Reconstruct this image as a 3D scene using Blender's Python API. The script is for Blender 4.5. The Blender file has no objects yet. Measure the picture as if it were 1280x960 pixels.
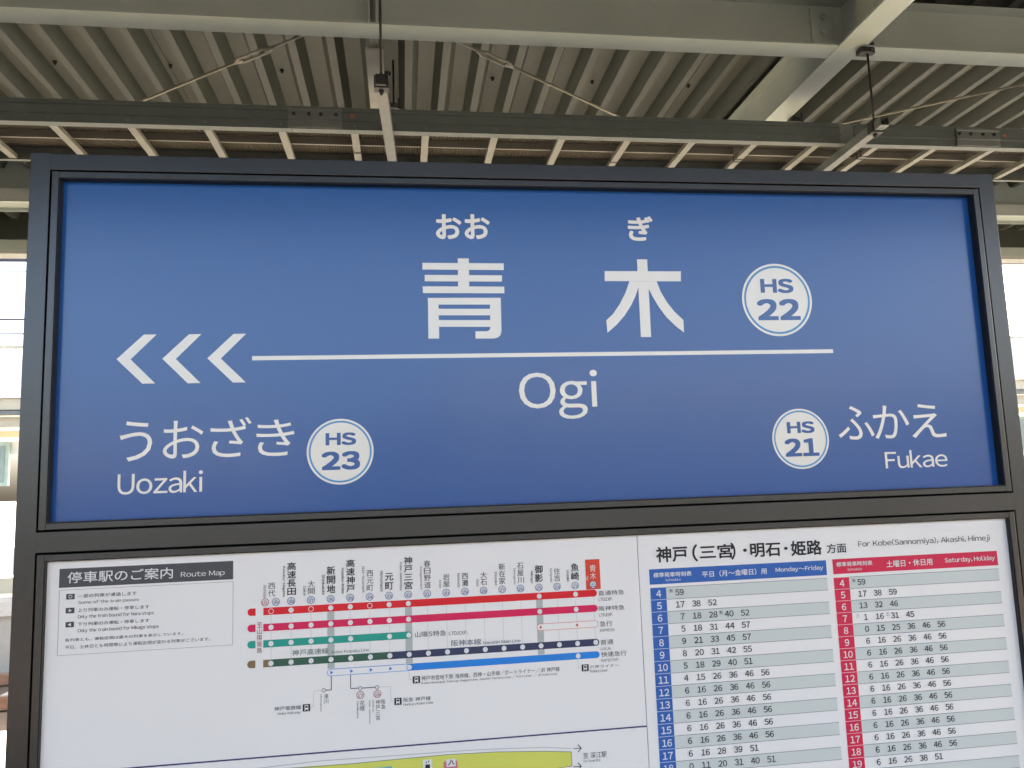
import bpy, bmesh, math, random
from mathutils import Vector, Matrix
from mathutils.geometry import tessellate_polygon
random.seed(7)
S = bpy.context.scene
COL = S.collection

# ------------------------------------------------------------ camera, sky, sun, exposure
cd = bpy.data.cameras.new('camera')
cam = bpy.data.objects.new('camera', cd); COL.objects.link(cam)
right = Vector((0.99011, -0.13600, -0.03447)); down = Vector((-0.01729, 0.12549, -0.99194)); fwd = Vector((0.13923, 0.98273, 0.12189))
m = Matrix((right, -down, -fwd)).transposed().to_4x4(); m.translation = Vector((0.6063, -1.4131, 1.6013))
cam.matrix_world = m
cd.sensor_width = 36; cd.lens = 36 * 975 / 1280; cd.clip_start = 0.05; cd.clip_end = 5000
S.camera = cam
SUN_EL, SUN_AZ = math.radians(36), math.radians(60)     # azimuth measured from +y towards +x
W = bpy.data.worlds.new('World'); S.world = W; W.use_nodes = True
nt = W.node_tree; bg = nt.nodes['Background']
sky = nt.nodes.new('ShaderNodeTexSky'); sky.sky_type = 'NISHITA'; sky.sun_disc = False
sky.sun_elevation = SUN_EL; sky.sun_rotation = SUN_AZ; sky.air_density = 0.65; sky.dust_density = 6.0; sky.ozone_density = 0.4
wb = nt.nodes.new('ShaderNodeMix'); wb.data_type = 'RGBA'; wb.blend_type = 'MULTIPLY'; wb.inputs[0].default_value = 1; wb.inputs[7].default_value = (1.03, 1.0, 0.91, 1)   # the camera's daylight balance
nt.links.new(sky.outputs[0], wb.inputs[6]); nt.links.new(wb.outputs[2], bg.inputs[0]); bg.inputs[1].default_value = 0.15
ld = bpy.data.lights.new('sun', 'SUN'); ld.energy = 4.0; ld.angle = math.radians(0.6); ld.color = (1, 0.95, 0.87)
sun = bpy.data.objects.new('sun', ld); COL.objects.link(sun)
sd = Vector((math.sin(SUN_AZ) * math.cos(SUN_EL), math.cos(SUN_AZ) * math.cos(SUN_EL), math.sin(SUN_EL)))
sun.rotation_euler = (-sd).to_track_quat('-Z', 'Y').to_euler()
S.view_settings.view_transform = 'Standard'; S.view_settings.look = 'None'; S.view_settings.gamma = 1
S.view_settings.exposure = 3.15
S.cycles.max_bounces = 10; S.cycles.diffuse_bounces = 6; S.cycles.use_denoising = True

# ------------------------------------------------------------ materials
def mat(name, col, rough=0.5, metal=0.0, var=0.0, scale=8.0, bump=0.0, bscale=60.0, spec=0.5, stretch=None, coat=0.0):
    M = bpy.data.materials.new(name); M.use_nodes = True
    n = M.node_tree.nodes; l = M.node_tree.links; b = n['Principled BSDF']
    b.inputs['Base Color'].default_value = (*col, 1); b.inputs['Roughness'].default_value = rough
    b.inputs['Metallic'].default_value = metal; b.inputs['Specular IOR Level'].default_value = spec
    b.inputs['Coat Weight'].default_value = coat; b.inputs['Coat Roughness'].default_value = 0.16
    if var or bump:
        tc = n.new('ShaderNodeTexCoord'); mp = n.new('ShaderNodeMapping'); l.new(tc.outputs['Object'], mp.inputs[0])
        if stretch: mp.inputs['Scale'].default_value = stretch
    if var:
        t = n.new('ShaderNodeTexNoise'); t.inputs['Scale'].default_value = scale; t.inputs['Detail'].default_value = 6; t.inputs['Roughness'].default_value = 0.6
        l.new(mp.outputs[0], t.inputs['Vector'])
        r = n.new('ShaderNodeMapRange'); r.inputs[1].default_value = 0.3; r.inputs[2].default_value = 0.7
        r.inputs[3].default_value = 1 - var; r.inputs[4].default_value = 1 + var; l.new(t.outputs[0], r.inputs[0])
        mx = n.new('ShaderNodeVectorMath'); mx.operation = 'SCALE'; mx.inputs[0].default_value = col; l.new(r.outputs[0], mx.inputs['Scale'])
        l.new(mx.outputs[0], b.inputs['Base Color'])
        r2 = n.new('ShaderNodeMapRange'); r2.inputs[3].default_value = max(rough - 0.5 * var, 0.05); r2.inputs[4].default_value = min(rough + 0.5 * var, 1)
        l.new(t.outputs[0], r2.inputs[0]); l.new(r2.outputs[0], b.inputs['Roughness'])
    if bump:
        t2 = n.new('ShaderNodeTexNoise'); t2.inputs['Scale'].default_value = bscale; t2.inputs['Detail'].default_value = 4; l.new(mp.outputs[0], t2.inputs['Vector'])
        bp = n.new('ShaderNodeBump'); bp.inputs['Strength'].default_value = bump; bp.inputs['Distance'].default_value = 0.01
        l.new(t2.outputs[0], bp.inputs['Height']); l.new(bp.outputs[0], b.inputs['Normal'])
    return M
beam_m = mat('painted_steel_green_grey', (0.27, 0.305, 0.285), 0.38, var=0.06, scale=3, bump=0.12, bscale=40)
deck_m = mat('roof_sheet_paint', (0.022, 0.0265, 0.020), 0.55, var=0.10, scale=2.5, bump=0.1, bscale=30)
rail_m = mat('galvanised_tray', (0.098, 0.112, 0.104), 0.42, metal=0.3, var=0.10, scale=14, bump=0.1, bscale=80)
plate_m = mat('galvanised_plate', (0.15, 0.16, 0.155), 0.4, metal=0.35, var=0.10, scale=18)
rung_m = mat('rung_steel', (0.17, 0.167, 0.142), 0.42, metal=0.1, var=0.08, scale=12)
strut_m = mat('strut_zinc', (0.14, 0.148, 0.14), 0.42, metal=0.4, var=0.12, scale=25)
rod_m = mat('dark_rod', (0.035, 0.03, 0.028), 0.5, metal=0.5, var=0.2, scale=40)
clamp_m = mat('clamp_black', (0.018, 0.018, 0.02), 0.45)
brace_m = mat('brace_rod_paint', (0.22, 0.215, 0.175), 0.45, var=0.06)
orange_m = mat('orange_mark', (0.30, 0.10, 0.05), 0.7)
cable_m = mat('cable_jacket', (0.02, 0.02, 0.02), 0.5)
frame_m = mat('frame_dark_bronze', (0.017, 0.018, 0.0195), 0.25, metal=0.0, var=0.10, scale=5, bump=0.03, bscale=400, spec=0.8, stretch=(1, 1, 0.15))
gap_m = mat('shadow_gasket', (0.006, 0.006, 0.006), 0.8)
gasket_m = mat('rubber_gasket', (0.008, 0.009, 0.012), 0.55)
blue_m = mat('sign_blue', (0.010, 0.088, 0.335), 0.22, var=0.015, scale=2.5, bump=0.010, bscale=9, spec=0.45, coat=0.5)
white_m = mat('sign_white', (0.80, 0.79, 0.745), 0.22, spec=0.5, coat=0.7)
sky_ring_m = mat('roundel_blue', (0.06, 0.28, 0.56), 0.3)
poster_m = mat('poster_white', (0.80, 0.79, 0.785), 0.28, var=0.008, scale=1.5, bump=0.010, bscale=5, spec=0.5)
def ink(name, c): return mat(name, c, 0.28, spec=0.35)
K = ink('ink_dark_grey', (0.015, 0.016, 0.023)); KB = ink('ink_title_grey', (0.07, 0.073, 0.085)); Wt = ink('ink_white', (0.72, 0.73, 0.74))
NV = ink('ink_navy', (0.03, 0.045, 0.11)); NVL = ink('ink_navy_rule', (0.035, 0.03, 0.13)); GR = ink('ink_green', (0.03, 0.11, 0.075)); BR = ink('ink_brown', (0.22, 0.15, 0.075))
RD = ink('ink_red', (0.70, 0.012, 0.025)); PK = ink('ink_crimson', (0.68, 0.012, 0.10)); TL = ink('ink_teal', (0.012, 0.33, 0.26)); OR = ink('ink_orange', (0.70, 0.12, 0.04)); SB = ink('ink_station_red', (0.68, 0.055, 0.03))
BL = ink('ink_bright_blue', (0.012, 0.22, 0.70)); RB = ink('ink_roundel_blue', (0.04, 0.09, 0.27)); RR = ink('ink_roundel_red', (0.38, 0.04, 0.05)); LG = ink('ink_light_grey', (0.42, 0.46, 0.45)); HL = ink('ink_hairline', (0.50, 0.51, 0.54))
TB = ink('ink_table_blue', (0.022, 0.12, 0.44)); TR = ink('ink_table_red', (0.64, 0.015, 0.075)); BD = ink('ink_row_band', (0.59, 0.635, 0.62)); YL = ink('ink_yellow', (0.64, 0.66, 0.13)); MR = ink('ink_maroon', (0.25, 0.03, 0.04)); PKL = ink('ink_rose', (0.58, 0.17, 0.24)); CB = ink('ink_cyan_blue', (0.06, 0.36, 0.60))
floor_m = mat('platform_asphalt', (0.085, 0.083, 0.077), 0.8, var=0.12, scale=4, bump=0.3, bscale=120)
paving_m = mat('pale_paving', (0.36, 0.33, 0.265), 0.8, var=0.1, scale=5, bump=0.3, bscale=90)
edge_m = mat('platform_edge_concrete', (0.52, 0.50, 0.45), 0.8, var=0.1, scale=6, bump=0.2)
yellow_m = mat('tactile_yellow', (0.62, 0.40, 0.04), 0.7, var=0.1)
concrete_m = mat('concrete', (0.42, 0.40, 0.35), 0.85, var=0.12, scale=2, bump=0.25, bscale=30)
ballast_m = mat('ballast', (0.08, 0.062, 0.047), 0.9, var=0.45, scale=22, bump=1.0, bscale=26)
ground_m = mat('ground', (0.32, 0.31, 0.28), 0.95, var=0.2, scale=0.3)
steelrail_m = mat('rail_steel', (0.35, 0.22, 0.15), 0.4, metal=0.6, var=0.2)
railtop_m = mat('rail_polished', (0.6, 0.58, 0.55), 0.25, metal=1.0)
sleeper_m = mat('sleeper_concrete', (0.40, 0.37, 0.33), 0.9, var=0.15)
dark_wall_m = mat('dark_reflected_surface', (0.028, 0.031, 0.028), 0.8, var=0.2, scale=1)  # for the added wall and blocks out of view, dark to dim reflections
pale_m = mat('pale_painted_wall', (0.72, 0.71, 0.66), 0.7, var=0.04, scale=1)
beige_m = mat('beige_eave', (0.46, 0.43, 0.33), 0.6, var=0.08, scale=2)
fence_m = mat('pale_fence', (0.74, 0.75, 0.74), 0.5)
wire_m = mat('wire', (0.03, 0.03, 0.05), 0.5)
green_m = mat('pale_green_sheet', (0.40, 0.52, 0.45), 0.6, var=0.1)
glass_m = mat('window_glass', (0.25, 0.33, 0.32), 0.1, spec=0.8)
mesh_m = bpy.data.materials.new('woven_brown_liner'); mesh_m.use_nodes = True
def liner():
    n = mesh_m.node_tree.nodes; l = mesh_m.node_tree.links; b = n['Principled BSDF']; b.inputs['Roughness'].default_value = 0.8
    tc = n.new('ShaderNodeTexCoord'); sp = n.new('ShaderNodeSeparateXYZ'); l.new(tc.outputs['Object'], sp.inputs[0]); s = []
    for i in (0, 1):
        w = n.new('ShaderNodeMath'); w.operation = 'MULTIPLY'; w.inputs[1].default_value = 2 * math.pi / 0.0125; l.new(sp.outputs[i], w.inputs[0])
        q = n.new('ShaderNodeMath'); q.operation = 'SINE'; l.new(w.outputs[0], q.inputs[0]); s.append(q)
    mx = n.new('ShaderNodeMath'); mx.operation = 'MAXIMUM'; l.new(s[0].outputs[0], mx.inputs[0]); l.new(s[1].outputs[0], mx.inputs[1])
    r = n.new('ShaderNodeValToRGB'); r.color_ramp.elements[0].position = 0.35; r.color_ramp.elements[0].color = (0.018, 0.014, 0.010, 1)
    r.color_ramp.elements[1].position = 0.9; r.color_ramp.elements[1].color = (0.062, 0.052, 0.037, 1); l.new(mx.outputs[0], r.inputs[0]); l.new(r.outputs[0], b.inputs['Base Color'])
    bp = n.new('ShaderNodeBump'); bp.inputs['Distance'].default_value = 0.003; l.new(mx.outputs[0], bp.inputs['Height']); l.new(bp.outputs[0], b.inputs['Normal'])
liner()

# ------------------------------------------------------------ helpers
def link(name, me, parent=None, loc=None):
    o = bpy.data.objects.new(name, me); COL.objects.link(o)
    if parent is not None: o.parent = parent
    if loc is not None: o.location = loc
    return o
def mesh(name, bm, m, smooth=False):
    me = bpy.data.meshes.new(name); bm.normal_update(); bm.to_mesh(me); bm.free(); me.materials.append(m)
    if smooth:
        for p in me.polygons: p.use_smooth = True
    return me
def obj(name, bm, m, parent=None, label=None, smooth=False, loc=None):
    o = link(name, mesh(name, bm, m, smooth), parent, loc)
    if label: o['label'] = label
    return o
def thing(name, label, cat, loc=(0, 0, 0), group=None):
    o = bpy.data.objects.new(name, None); COL.objects.link(o); o.location = loc; o.empty_display_size = 0.2
    o['label'] = label; o['category'] = cat
    if group: o['group'] = group
    return o
def tag(o, label, cat, group=None):
    o['label'] = label; o['category'] = cat
    if group: o['group'] = group
    return o
def struct(o): o['kind'] = 'structure'; return o
def box(bm, x0, x1, y0, y1, z0, z1, bev=0.0):
    v = [bm.verts.new(p) for p in ((x0, y0, z0), (x1, y0, z0), (x1, y1, z0), (x0, y1, z0), (x0, y0, z1), (x1, y0, z1), (x1, y1, z1), (x0, y1, z1))]
    f = [bm.faces.new([v[i] for i in q]) for q in ((3, 2, 1, 0), (4, 5, 6, 7), (0, 1, 5, 4), (1, 2, 6, 5), (2, 3, 7, 6), (3, 0, 4, 7))]
    if bev:
        es = {e for g in f for e in g.edges}
        bmesh.ops.bevel(bm, geom=list(es), offset=bev, segments=2, affect='EDGES', profile=0.5)
    return bm
def bar(x0, x1, y0, y1, z0, z1, ax, bev):
    """box whose long edges (along axis ax) are rounded, ends left square so members butt cleanly"""
    bm = bmesh.new(); box(bm, x0, x1, y0, y1, z0, z1)
    es = [e for e in bm.edges if abs((e.verts[0].co - e.verts[1].co)[ax]) > 1e-6]
    bmesh.ops.bevel(bm, geom=es, offset=bev, segments=2, affect='EDGES', profile=0.5)
    return bm
def bx(*a, **k): return box(bmesh.new(), *a, **k)
def prism(bm, prof, axis, a, b, caps=True):
    """prof: (u,v) outline; axis 'x' -> u=y v=z ; axis 'y' -> u=x v=z ; axis 'z' -> u=x v=y"""
    def P(u, v, t): return (t, u, v) if axis == 'x' else ((u, t, v) if axis == 'y' else (u, v, t))
    A = [bm.verts.new(P(u, v, a)) for u, v in prof]; B = [bm.verts.new(P(u, v, b)) for u, v in prof]; n = len(prof)
    for i in range(n): bm.faces.new((A[i], A[(i + 1) % n], B[(i + 1) % n], B[i]))
    if caps: bm.faces.new(A[::-1]); bm.faces.new(B)
    bmesh.ops.recalc_face_normals(bm, faces=bm.faces[:])
    return bm
def ibeam(c, z0, z1, fw, axis, a, b, tf=0.009, tw=0.007):
    h = fw / 2; w = tw / 2
    pr = [(c - h, z0), (c + h, z0), (c + h, z0 + tf), (c + w, z0 + tf), (c + w, z1 - tf), (c + h, z1 - tf), (c + h, z1), (c - h, z1), (c - h, z1 - tf), (c - w, z1 - tf), (c - w, z0 + tf), (c - h, z0 + tf)]
    return prism(bmesh.new(), pr, axis, a, b)
def cyl(bm, p, q, r, n=10, r2=None):
    p = Vector(p); q = Vector(q); d = q - p; r2 = r if r2 is None else r2
    mt = Matrix.Translation((p + q) / 2) @ d.to_track_quat('Z', 'Y').to_matrix().to_4x4()
    bmesh.ops.create_cone(bm, cap_ends=True, segments=n, radius1=r, radius2=r2, depth=d.length, matrix=mt)
    return bm

# flat print on a vertical plane facing -y -------------------------------------------------
class Print:
    def __init__(s, y): s.y = y; s.bm = bmesh.new()
    def poly(s, pts, dy=0.0):
        vs = [s.bm.verts.new((x, s.y + dy, z)) for x, z in pts]
        if len(pts) <= 4:
            f = s.bm.faces.new(vs); f.normal_update()
            if f.normal.y > 0: f.normal_flip()
        else:
            for t in tessellate_polygon([[Vector((x, z, 0)) for x, z in pts]]):
                try: f = s.bm.faces.new([vs[i] for i in t])
                except ValueError: continue
                f.normal_update()
                if f.normal.y > 0: f.normal_flip()
        return s
    def rect(s, x0, z0, x1, z1, dy=0.0): return s.poly([(x0, z0), (x1, z0), (x1, z1), (x0, z1)], dy)
    def ring(s, cx, cz, r0, r1, n=48, dy=0.0, a0=0.0, a1=2 * math.pi):
        full = abs(a1 - a0 - 2 * math.pi) < 1e-6
        for i in range(n):
            a = a0 + (a1 - a0) * i / n; b = a0 + (a1 - a0) * (i + 1) / n
            p = [(cx + r1 * math.cos(a), cz + r1 * math.sin(a)), (cx + r1 * math.cos(b), cz + r1 * math.sin(b))]
            if r0 > 0: p += [(cx + r0 * math.cos(b), cz + r0 * math.sin(b)), (cx + r0 * math.cos(a), cz + r0 * math.sin(a))]
            else: p += [(cx, cz)]
            s.poly(p, dy)
        return s
    def pill(s, x0, x1, z, r, left=True, right=True, dy=0.0, n=12):
        pts = [(x1 - (r if right else 0), z - r)] + ([(x1 - r + r * math.cos(a), z + r * math.sin(a)) for a in [(-0.5 + i / n) * math.pi for i in range(1, n)]] if right else [])
        pts += [(x1 - (r if right else 0), z + r), (x0 + (r if left else 0), z + r)]
        pts += [(x0 + r + r * math.cos(a), z + r * math.sin(a)) for a in [(0.5 + i / n) * math.pi for i in range(1, n)]] if left else []
        pts += [(x0 + (r if left else 0), z - r)]
        return s.poly(pts, dy)
    def line(s, pts, w, dy=0.0):
        for k, (a, b) in enumerate(zip(pts, pts[1:])):
            d = Vector((b[0] - a[0], b[1] - a[1])); L = d.length
            if L < 1e-6: continue
            d /= L; nn = Vector((-d.y, d.x)) * w / 2
            if k: a = (a[0] - 0 * d.x, a[1])
            s.poly([(a[0] - nn.x, a[1] - nn.y), (b[0] - nn.x, b[1] - nn.y), (b[0] + nn.x, b[1] + nn.y), (a[0] + nn.x, a[1] + nn.y)], dy + 0.00004 * (k % 2))
        return s
    def text(s, body, x0, z0, x1, z1, off=0.0, dy=0.0, rot=0):
        V, F = layout(body, off)
        xs = [v[0] for v in V]; ys = [v[1] for v in V]
        a, b, c, d = min(xs), max(xs), min(ys), max(ys)
        vs = []
        for x, y, lay in V:
            u = (x - a) / (b - a); v = (y - c) / (d - c)
            if rot: X = x0 + v * (x1 - x0); Z = z1 - u * (z1 - z0)          # rotated 90 degrees clockwise
            else: X = x0 + u * (x1 - x0); Z = z0 + v * (z1 - z0)
            vs.append(s.bm.verts.new((X, s.y + dy - lay * 0.00003, Z)))
        for p in F:
            try: f = s.bm.faces.new([vs[i] for i in p])
            except ValueError: continue
            f.normal_update()
            if f.normal.y > 0: f.normal_flip()
        return s
    def chars(s, body, cx, cz, size, off=0.0, dy=0.0, w=None):
        V, F = layout(body, off); xs = [v[0] for v in V]; ys = [v[1] for v in V]
        h = (max(ys) - min(ys)); k = size / h; ww = (max(xs) - min(xs)) * k * (w or 1)
        return s.text(body, cx - ww / 2, cz - size / 2, cx + ww / 2, cz + size / 2, off, dy)
    def out(s, name, m, parent, label=None): return obj(name, s.bm, m, parent, label)
_cache = {}
def glyph(ch):
    """outline of one character: (verts, faces, xmin, xmax)"""
    if ch not in _cache:
        c = bpy.data.curves.new('t', 'FONT'); c.body = chr(ord(ch) + 0xFEE0) if '!' <= ch <= '~' else ch
        c.size = 1; c.resolution_u = 4; c.fill_mode = 'FRONT'
        o = bpy.data.objects.new('t', c); COL.objects.link(o)
        dg = bpy.context.evaluated_depsgraph_get(); me = bpy.data.meshes.new_from_object(o.evaluated_get(dg))
        V = [(v.co.x, v.co.y) for v in me.vertices]; F = [tuple(p.vertices) for p in me.polygons]
        _cache[ch] = (V, F, min(x for x, y in V) if V else 0, max(x for x, y in V) if V else 0)
        bpy.data.objects.remove(o); bpy.data.curves.remove(c); bpy.data.meshes.remove(me)
    return _cache[ch]
ROUND = 'OCGDQoecdbpqag0698354SsJj'; OPEN = 'TLFVWYAvwykxzrtfKXZ'
_lay = {}
def layout(body, off):
    """sets a line of text; off > 0 thickens the strokes with shifted copies on layers a hair apart"""
    if (body, off) in _lay: return _lay[(body, off)]
    V, F = [], []; x = 0.0; prev = None
    sh = [(0, 0)] if off <= 0.001 else [(0, 0), (off, 0), (-off, 0), (0, off), (0, -off), (off * .7, off * .7), (-off * .7, -off * .7), (off * .7, -off * .7), (-off * .7, off * .7)]
    if off > 0.03: sh = [(i * off, j * off) for i in (-1, -.34, .34, 1) for j in (-1, -.34, .34, 1)]
    for ch in body:
        if ch == ' ': x += 0.36; prev = None; continue
        gv, gf, a, b = glyph(ch)
        if '!' <= ch <= '~':
            if prev is not None:
                g = 0.078
                for q in (prev, ch):
                    if q in ROUND: g -= 0.012
                    elif q in OPEN: g -= 0.026
                    elif q in '(),.': g += 0.01
                x += max(g, 0.02) + 1.2 * off - (0.11 if ch == 'j' else 0)
            ox = x - a; x += b - a; prev = ch
        else:
            if prev is not None and prev != '_': x += 0.05
            ox = x; x += 1.0; prev = '_'
        for li, (dx, dy) in enumerate(sh):
            n = len(V); V += [(vx + ox + dx, vy + dy, li) for vx, vy in gv]; F += [tuple(i + n for i in p) for p in gf]
    _lay[(body, off)] = (V, F)
    return V, F
def glyphs(body, off):
    V, F = layout(body, off); return ([(v[0], v[1]) for v in V], F)

# ------------------------------------------------------------ measured print layout, metres on the sign faces (x, z)
NAME_TEXT = [('hiragana', ('お', 0.6739, 2.0566, 0.7228, 2.1056, 'w', 0.03)), ('hiragana', ('お', 0.7282, 2.0571, 0.7769, 2.1063, 'w', 0.03)), ('hiragana', ('ぎ', 1.0482, 2.0564, 1.0997, 2.1066, 'w', 0.03)), ('hiragana', ('う', 0.1203, 1.6556, 0.1739, 1.725, 'w', 0.006)), ('hiragana', ('お', 0.1915, 1.6583, 0.259, 1.7241, 'w', 0.006)), ('hiragana', ('ざ', 0.2708, 1.6582, 0.3406, 1.728, 'w', 0.006)), ('hiragana', ('き', 0.3489, 1.6577, 0.4142, 1.7224, 'w', 0.006)), ('romaji', ('Uozaki', 0.1189, 1.5989, 0.259, 1.6368, 'w', -0.0)), ('hiragana', ('ふ', 1.4532, 1.6565, 1.5294, 1.723, 'w', 0.006)), ('hiragana', ('か', 1.5289, 1.6567, 1.6059, 1.7226, 'w', 0.006)), ('hiragana', ('え', 1.6099, 1.6562, 1.6848, 1.7238, 'w', 0.006)), ('romaji', ('Fukae', 1.5466, 1.5976, 1.6809, 1.6327, 'w', 0)), ('romaji', ('Ogi', 0.8216, 1.7109, 0.9723, 1.8033, 'w', 0))]
KANJI = [[[(0.7139,2.0195),(0.7347,2.0196),(0.7347,2.0104),(0.7138,2.0105)],[(0.6476,2.0105),(0.8011,2.0102),(0.8007,1.997),(0.6474,1.9975)],[(0.7138,1.9972),(0.7346,1.9972),(0.7344,1.9871),(0.7135,1.9871)],[(0.6513,1.9874),(0.797,1.9868),(0.7966,1.9746),(0.6511,1.975)],[(0.7134,1.9748),(0.7341,1.9747),(0.734,1.9651),(0.7133,1.9652)],[(0.6472,1.9654),(0.8006,1.9649),(0.8006,1.9519),(0.6474,1.9525)],[(0.656,1.9434),(0.7932,1.9432),(0.7932,1.9302),(0.6562,1.9306)],[(0.6562,1.9306),(0.6757,1.9305),(0.6756,1.8661),(0.6557,1.8663)],[(0.7723,1.9302),(0.7932,1.9302),(0.7925,1.8793),(0.7903,1.8713),(0.7854,1.867),(0.7778,1.8652),(0.7431,1.8655),(0.7435,1.8793),(0.7641,1.8791),(0.7689,1.8805),(0.7716,1.8843)],[(0.6755,1.9225),(0.7721,1.9221),(0.7719,1.9096),(0.6755,1.9101)],[(0.6755,1.9011),(0.7719,1.9005),(0.7717,1.8876),(0.6756,1.8883)]],[[(1.0633,2.0193),(1.084,2.0194),(1.0838,1.9956),(1.0632,1.9956)],[(0.9975,1.9956),(1.1511,1.9956),(1.1498,1.9755),(0.9966,1.9758)],[(1.0631,1.9754),(1.0837,1.9754),(1.0831,1.8653),(1.0627,1.8655)],[(1.0458,1.9756),(1.0631,1.9755),(1.063,1.9635),(1.0573,1.9481),(1.0467,1.9279),(1.0322,1.9073),(1.0154,1.8893),(0.9969,1.8743),(0.9961,1.8987),(1.0096,1.9108),(1.0245,1.9309),(1.0366,1.9526)],[(1.0837,1.9754),(1.1006,1.9754),(1.1079,1.954),(1.1188,1.9341),(1.1328,1.9152),(1.15,1.8983),(1.1499,1.8735),(1.1331,1.887),(1.116,1.9044),(1.1017,1.9252),(1.0908,1.9451),(1.0836,1.961)]]]
ARROWS = [[(0.1117,1.8347),(0.1561,1.8782),(0.1774,1.8781),(0.1349,1.834),(0.1769,1.7907),(0.1555,1.7907)],[(0.1878,1.8345),(0.232,1.878),(0.2532,1.8782),(0.2105,1.8338),(0.2529,1.7902),(0.2315,1.7901)],[(0.2638,1.8343),(0.3083,1.8781),(0.3302,1.8783),(0.287,1.8336),(0.3301,1.79),(0.3083,1.79)]]
RULE = [(0.3407,1.8377),(1.4565,1.8367),(1.4557,1.8289),(0.3407,1.8302)]
ROUNDELS = [((1.3468,1.9381,0.0735),('HS',1.3138,1.9518,1.3826,1.9807,'b',0.035),('22',1.3037,1.8969,1.393,1.9396,'b',0.035)),((1.3733,1.6614,0.0587),('HS',1.3464,1.6721,1.4031,1.695,'b',0.035),('21',1.3392,1.6273,1.4091,1.6621,'b',0.035)),((0.4943,1.6623,0.0588),('HS',0.4685,1.6736,0.5222,1.6961,'b',0.035),('23',0.4614,1.6295,0.5288,1.6625,'b',0.035))]
MAP_TEXT = [('直通特急', 0.9531, 1.3866, 1.0014, 1.3951, 'k', 0.0), ('LTD.EXP.', 0.9534, 1.377, 0.9792, 1.3826, 'k', 0.0), ('阪神特急', 0.9528, 1.3595, 1.0005, 1.3679, 'k', 0.0), ('LTD.EXP.', 0.9529, 1.3497, 0.9786, 1.355, 'k', 0.0), ('急行', 0.953, 1.3317, 0.9765, 1.3413, 'k', 0.0), ('EXPRESS', 0.9531, 1.3227, 0.9801, 1.3276, 'k', 0.0), ('普通', 0.9528, 1.2999, 0.9767, 1.3088, 'k', 0.0), ('LOCAL', 0.9528, 1.2905, 0.9728, 1.2949, 'k', 0.0), ('快速急行', 0.9533, 1.2786, 1.0002, 1.2875, 'k', 0.0), ('RAPID EXP.', 0.9529, 1.2702, 0.9858, 1.2748, 'k', 0.0), ('六甲ライナー', 0.9312, 1.2598, 0.985, 1.2656, 'k', 0.0), ('Rokko Liner', 0.9314, 1.2529, 0.9643, 1.2576, 'k', 0.0), ('山陽S特急', 0.6206, 1.3331, 0.6751, 1.3425, 'k', 0.0), ('LTD.EXP.', 0.6802, 1.3333, 0.7132, 1.3392, 'k', 0.0), ('阪神本線', 0.6839, 1.3139, 0.7366, 1.3244, 'n', 0.0), ('Hanshin Main Line', 0.7406, 1.3138, 0.8071, 1.3194, 'n', 0.0), ('神戸市営地下鉄 海岸線、西神・山手線／ポートライナー／JR 神戸線', 0.6306, 1.2591, 0.8758, 1.2673, 'k', 0.0), ('Kobe Municipal Subway Kaigan Line, Seishin Yamate Line ／ Port Liner ／ JR Kobe Line', 0.6305, 1.2524, 0.871, 1.2573, 'k', 0.0), ('神戸高速線', 0.4117, 1.3149, 0.4724, 1.325, 'g', 0.0), ('Kobe Kosoku Line', 0.4781, 1.3146, 0.5414, 1.32, 'g', 0.0), ('神戸電鉄線', 0.3821, 1.2267, 0.4263, 1.2333, 'k', 0.0), ('Kobe Railway', 0.388, 1.2188, 0.4253, 1.2239, 'k', 0.0), ('阪急 神戸線', 0.5986, 1.2259, 0.6457, 1.2329, 'k', 0.0), ('Hankyu Kobe Line', 0.5985, 1.2186, 0.6496, 1.2239, 'k', 0.0), ('停車駅のご案内', 0.0468, 1.4552, 0.2144, 1.4738, 'w', 0.01), ('Route Map', 0.2274, 1.4542, 0.299, 1.4648, 'w', 0.0), ('一部の列車が通過します', 0.0641, 1.4304, 0.1569, 1.4369, 'k', 0.0), ('Some of the train passes', 0.0649, 1.4195, 0.1605, 1.426, 'k', 0.0), ('上り列車のみ運転・停車します', 0.0643, 1.4074, 0.1776, 1.4136, 'k', 0.0), ('Only the train bound for Nara stops', 0.0647, 1.3958, 0.1849, 1.4033, 'k', 0.0), ('下り列車のみ運転・停車します', 0.065, 1.385, 0.1781, 1.3909, 'k', 0.0), ('Only the train bound for Mikage stops', 0.0654, 1.3732, 0.1934, 1.3807, 'k', 0.0), ('各列車とも、運転区間は最大の列車を表示しています。', 0.0461, 1.3608, 0.2325, 1.3659, 'k', 0.0), ('平日、土休日とも時間帯により運転区間が変わる列車がございます。', 0.0465, 1.3488, 0.2768, 1.3547, 'k', 0.0)]
STATION_MAP_TEXT = [('至 深江駅', 0.912, 1.107, 0.9549, 1.1169, 'k', 0.0), ('for Fukae Sta.', 0.9117, 1.1008, 0.9429, 1.1054, 'k', 0.0)]
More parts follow.
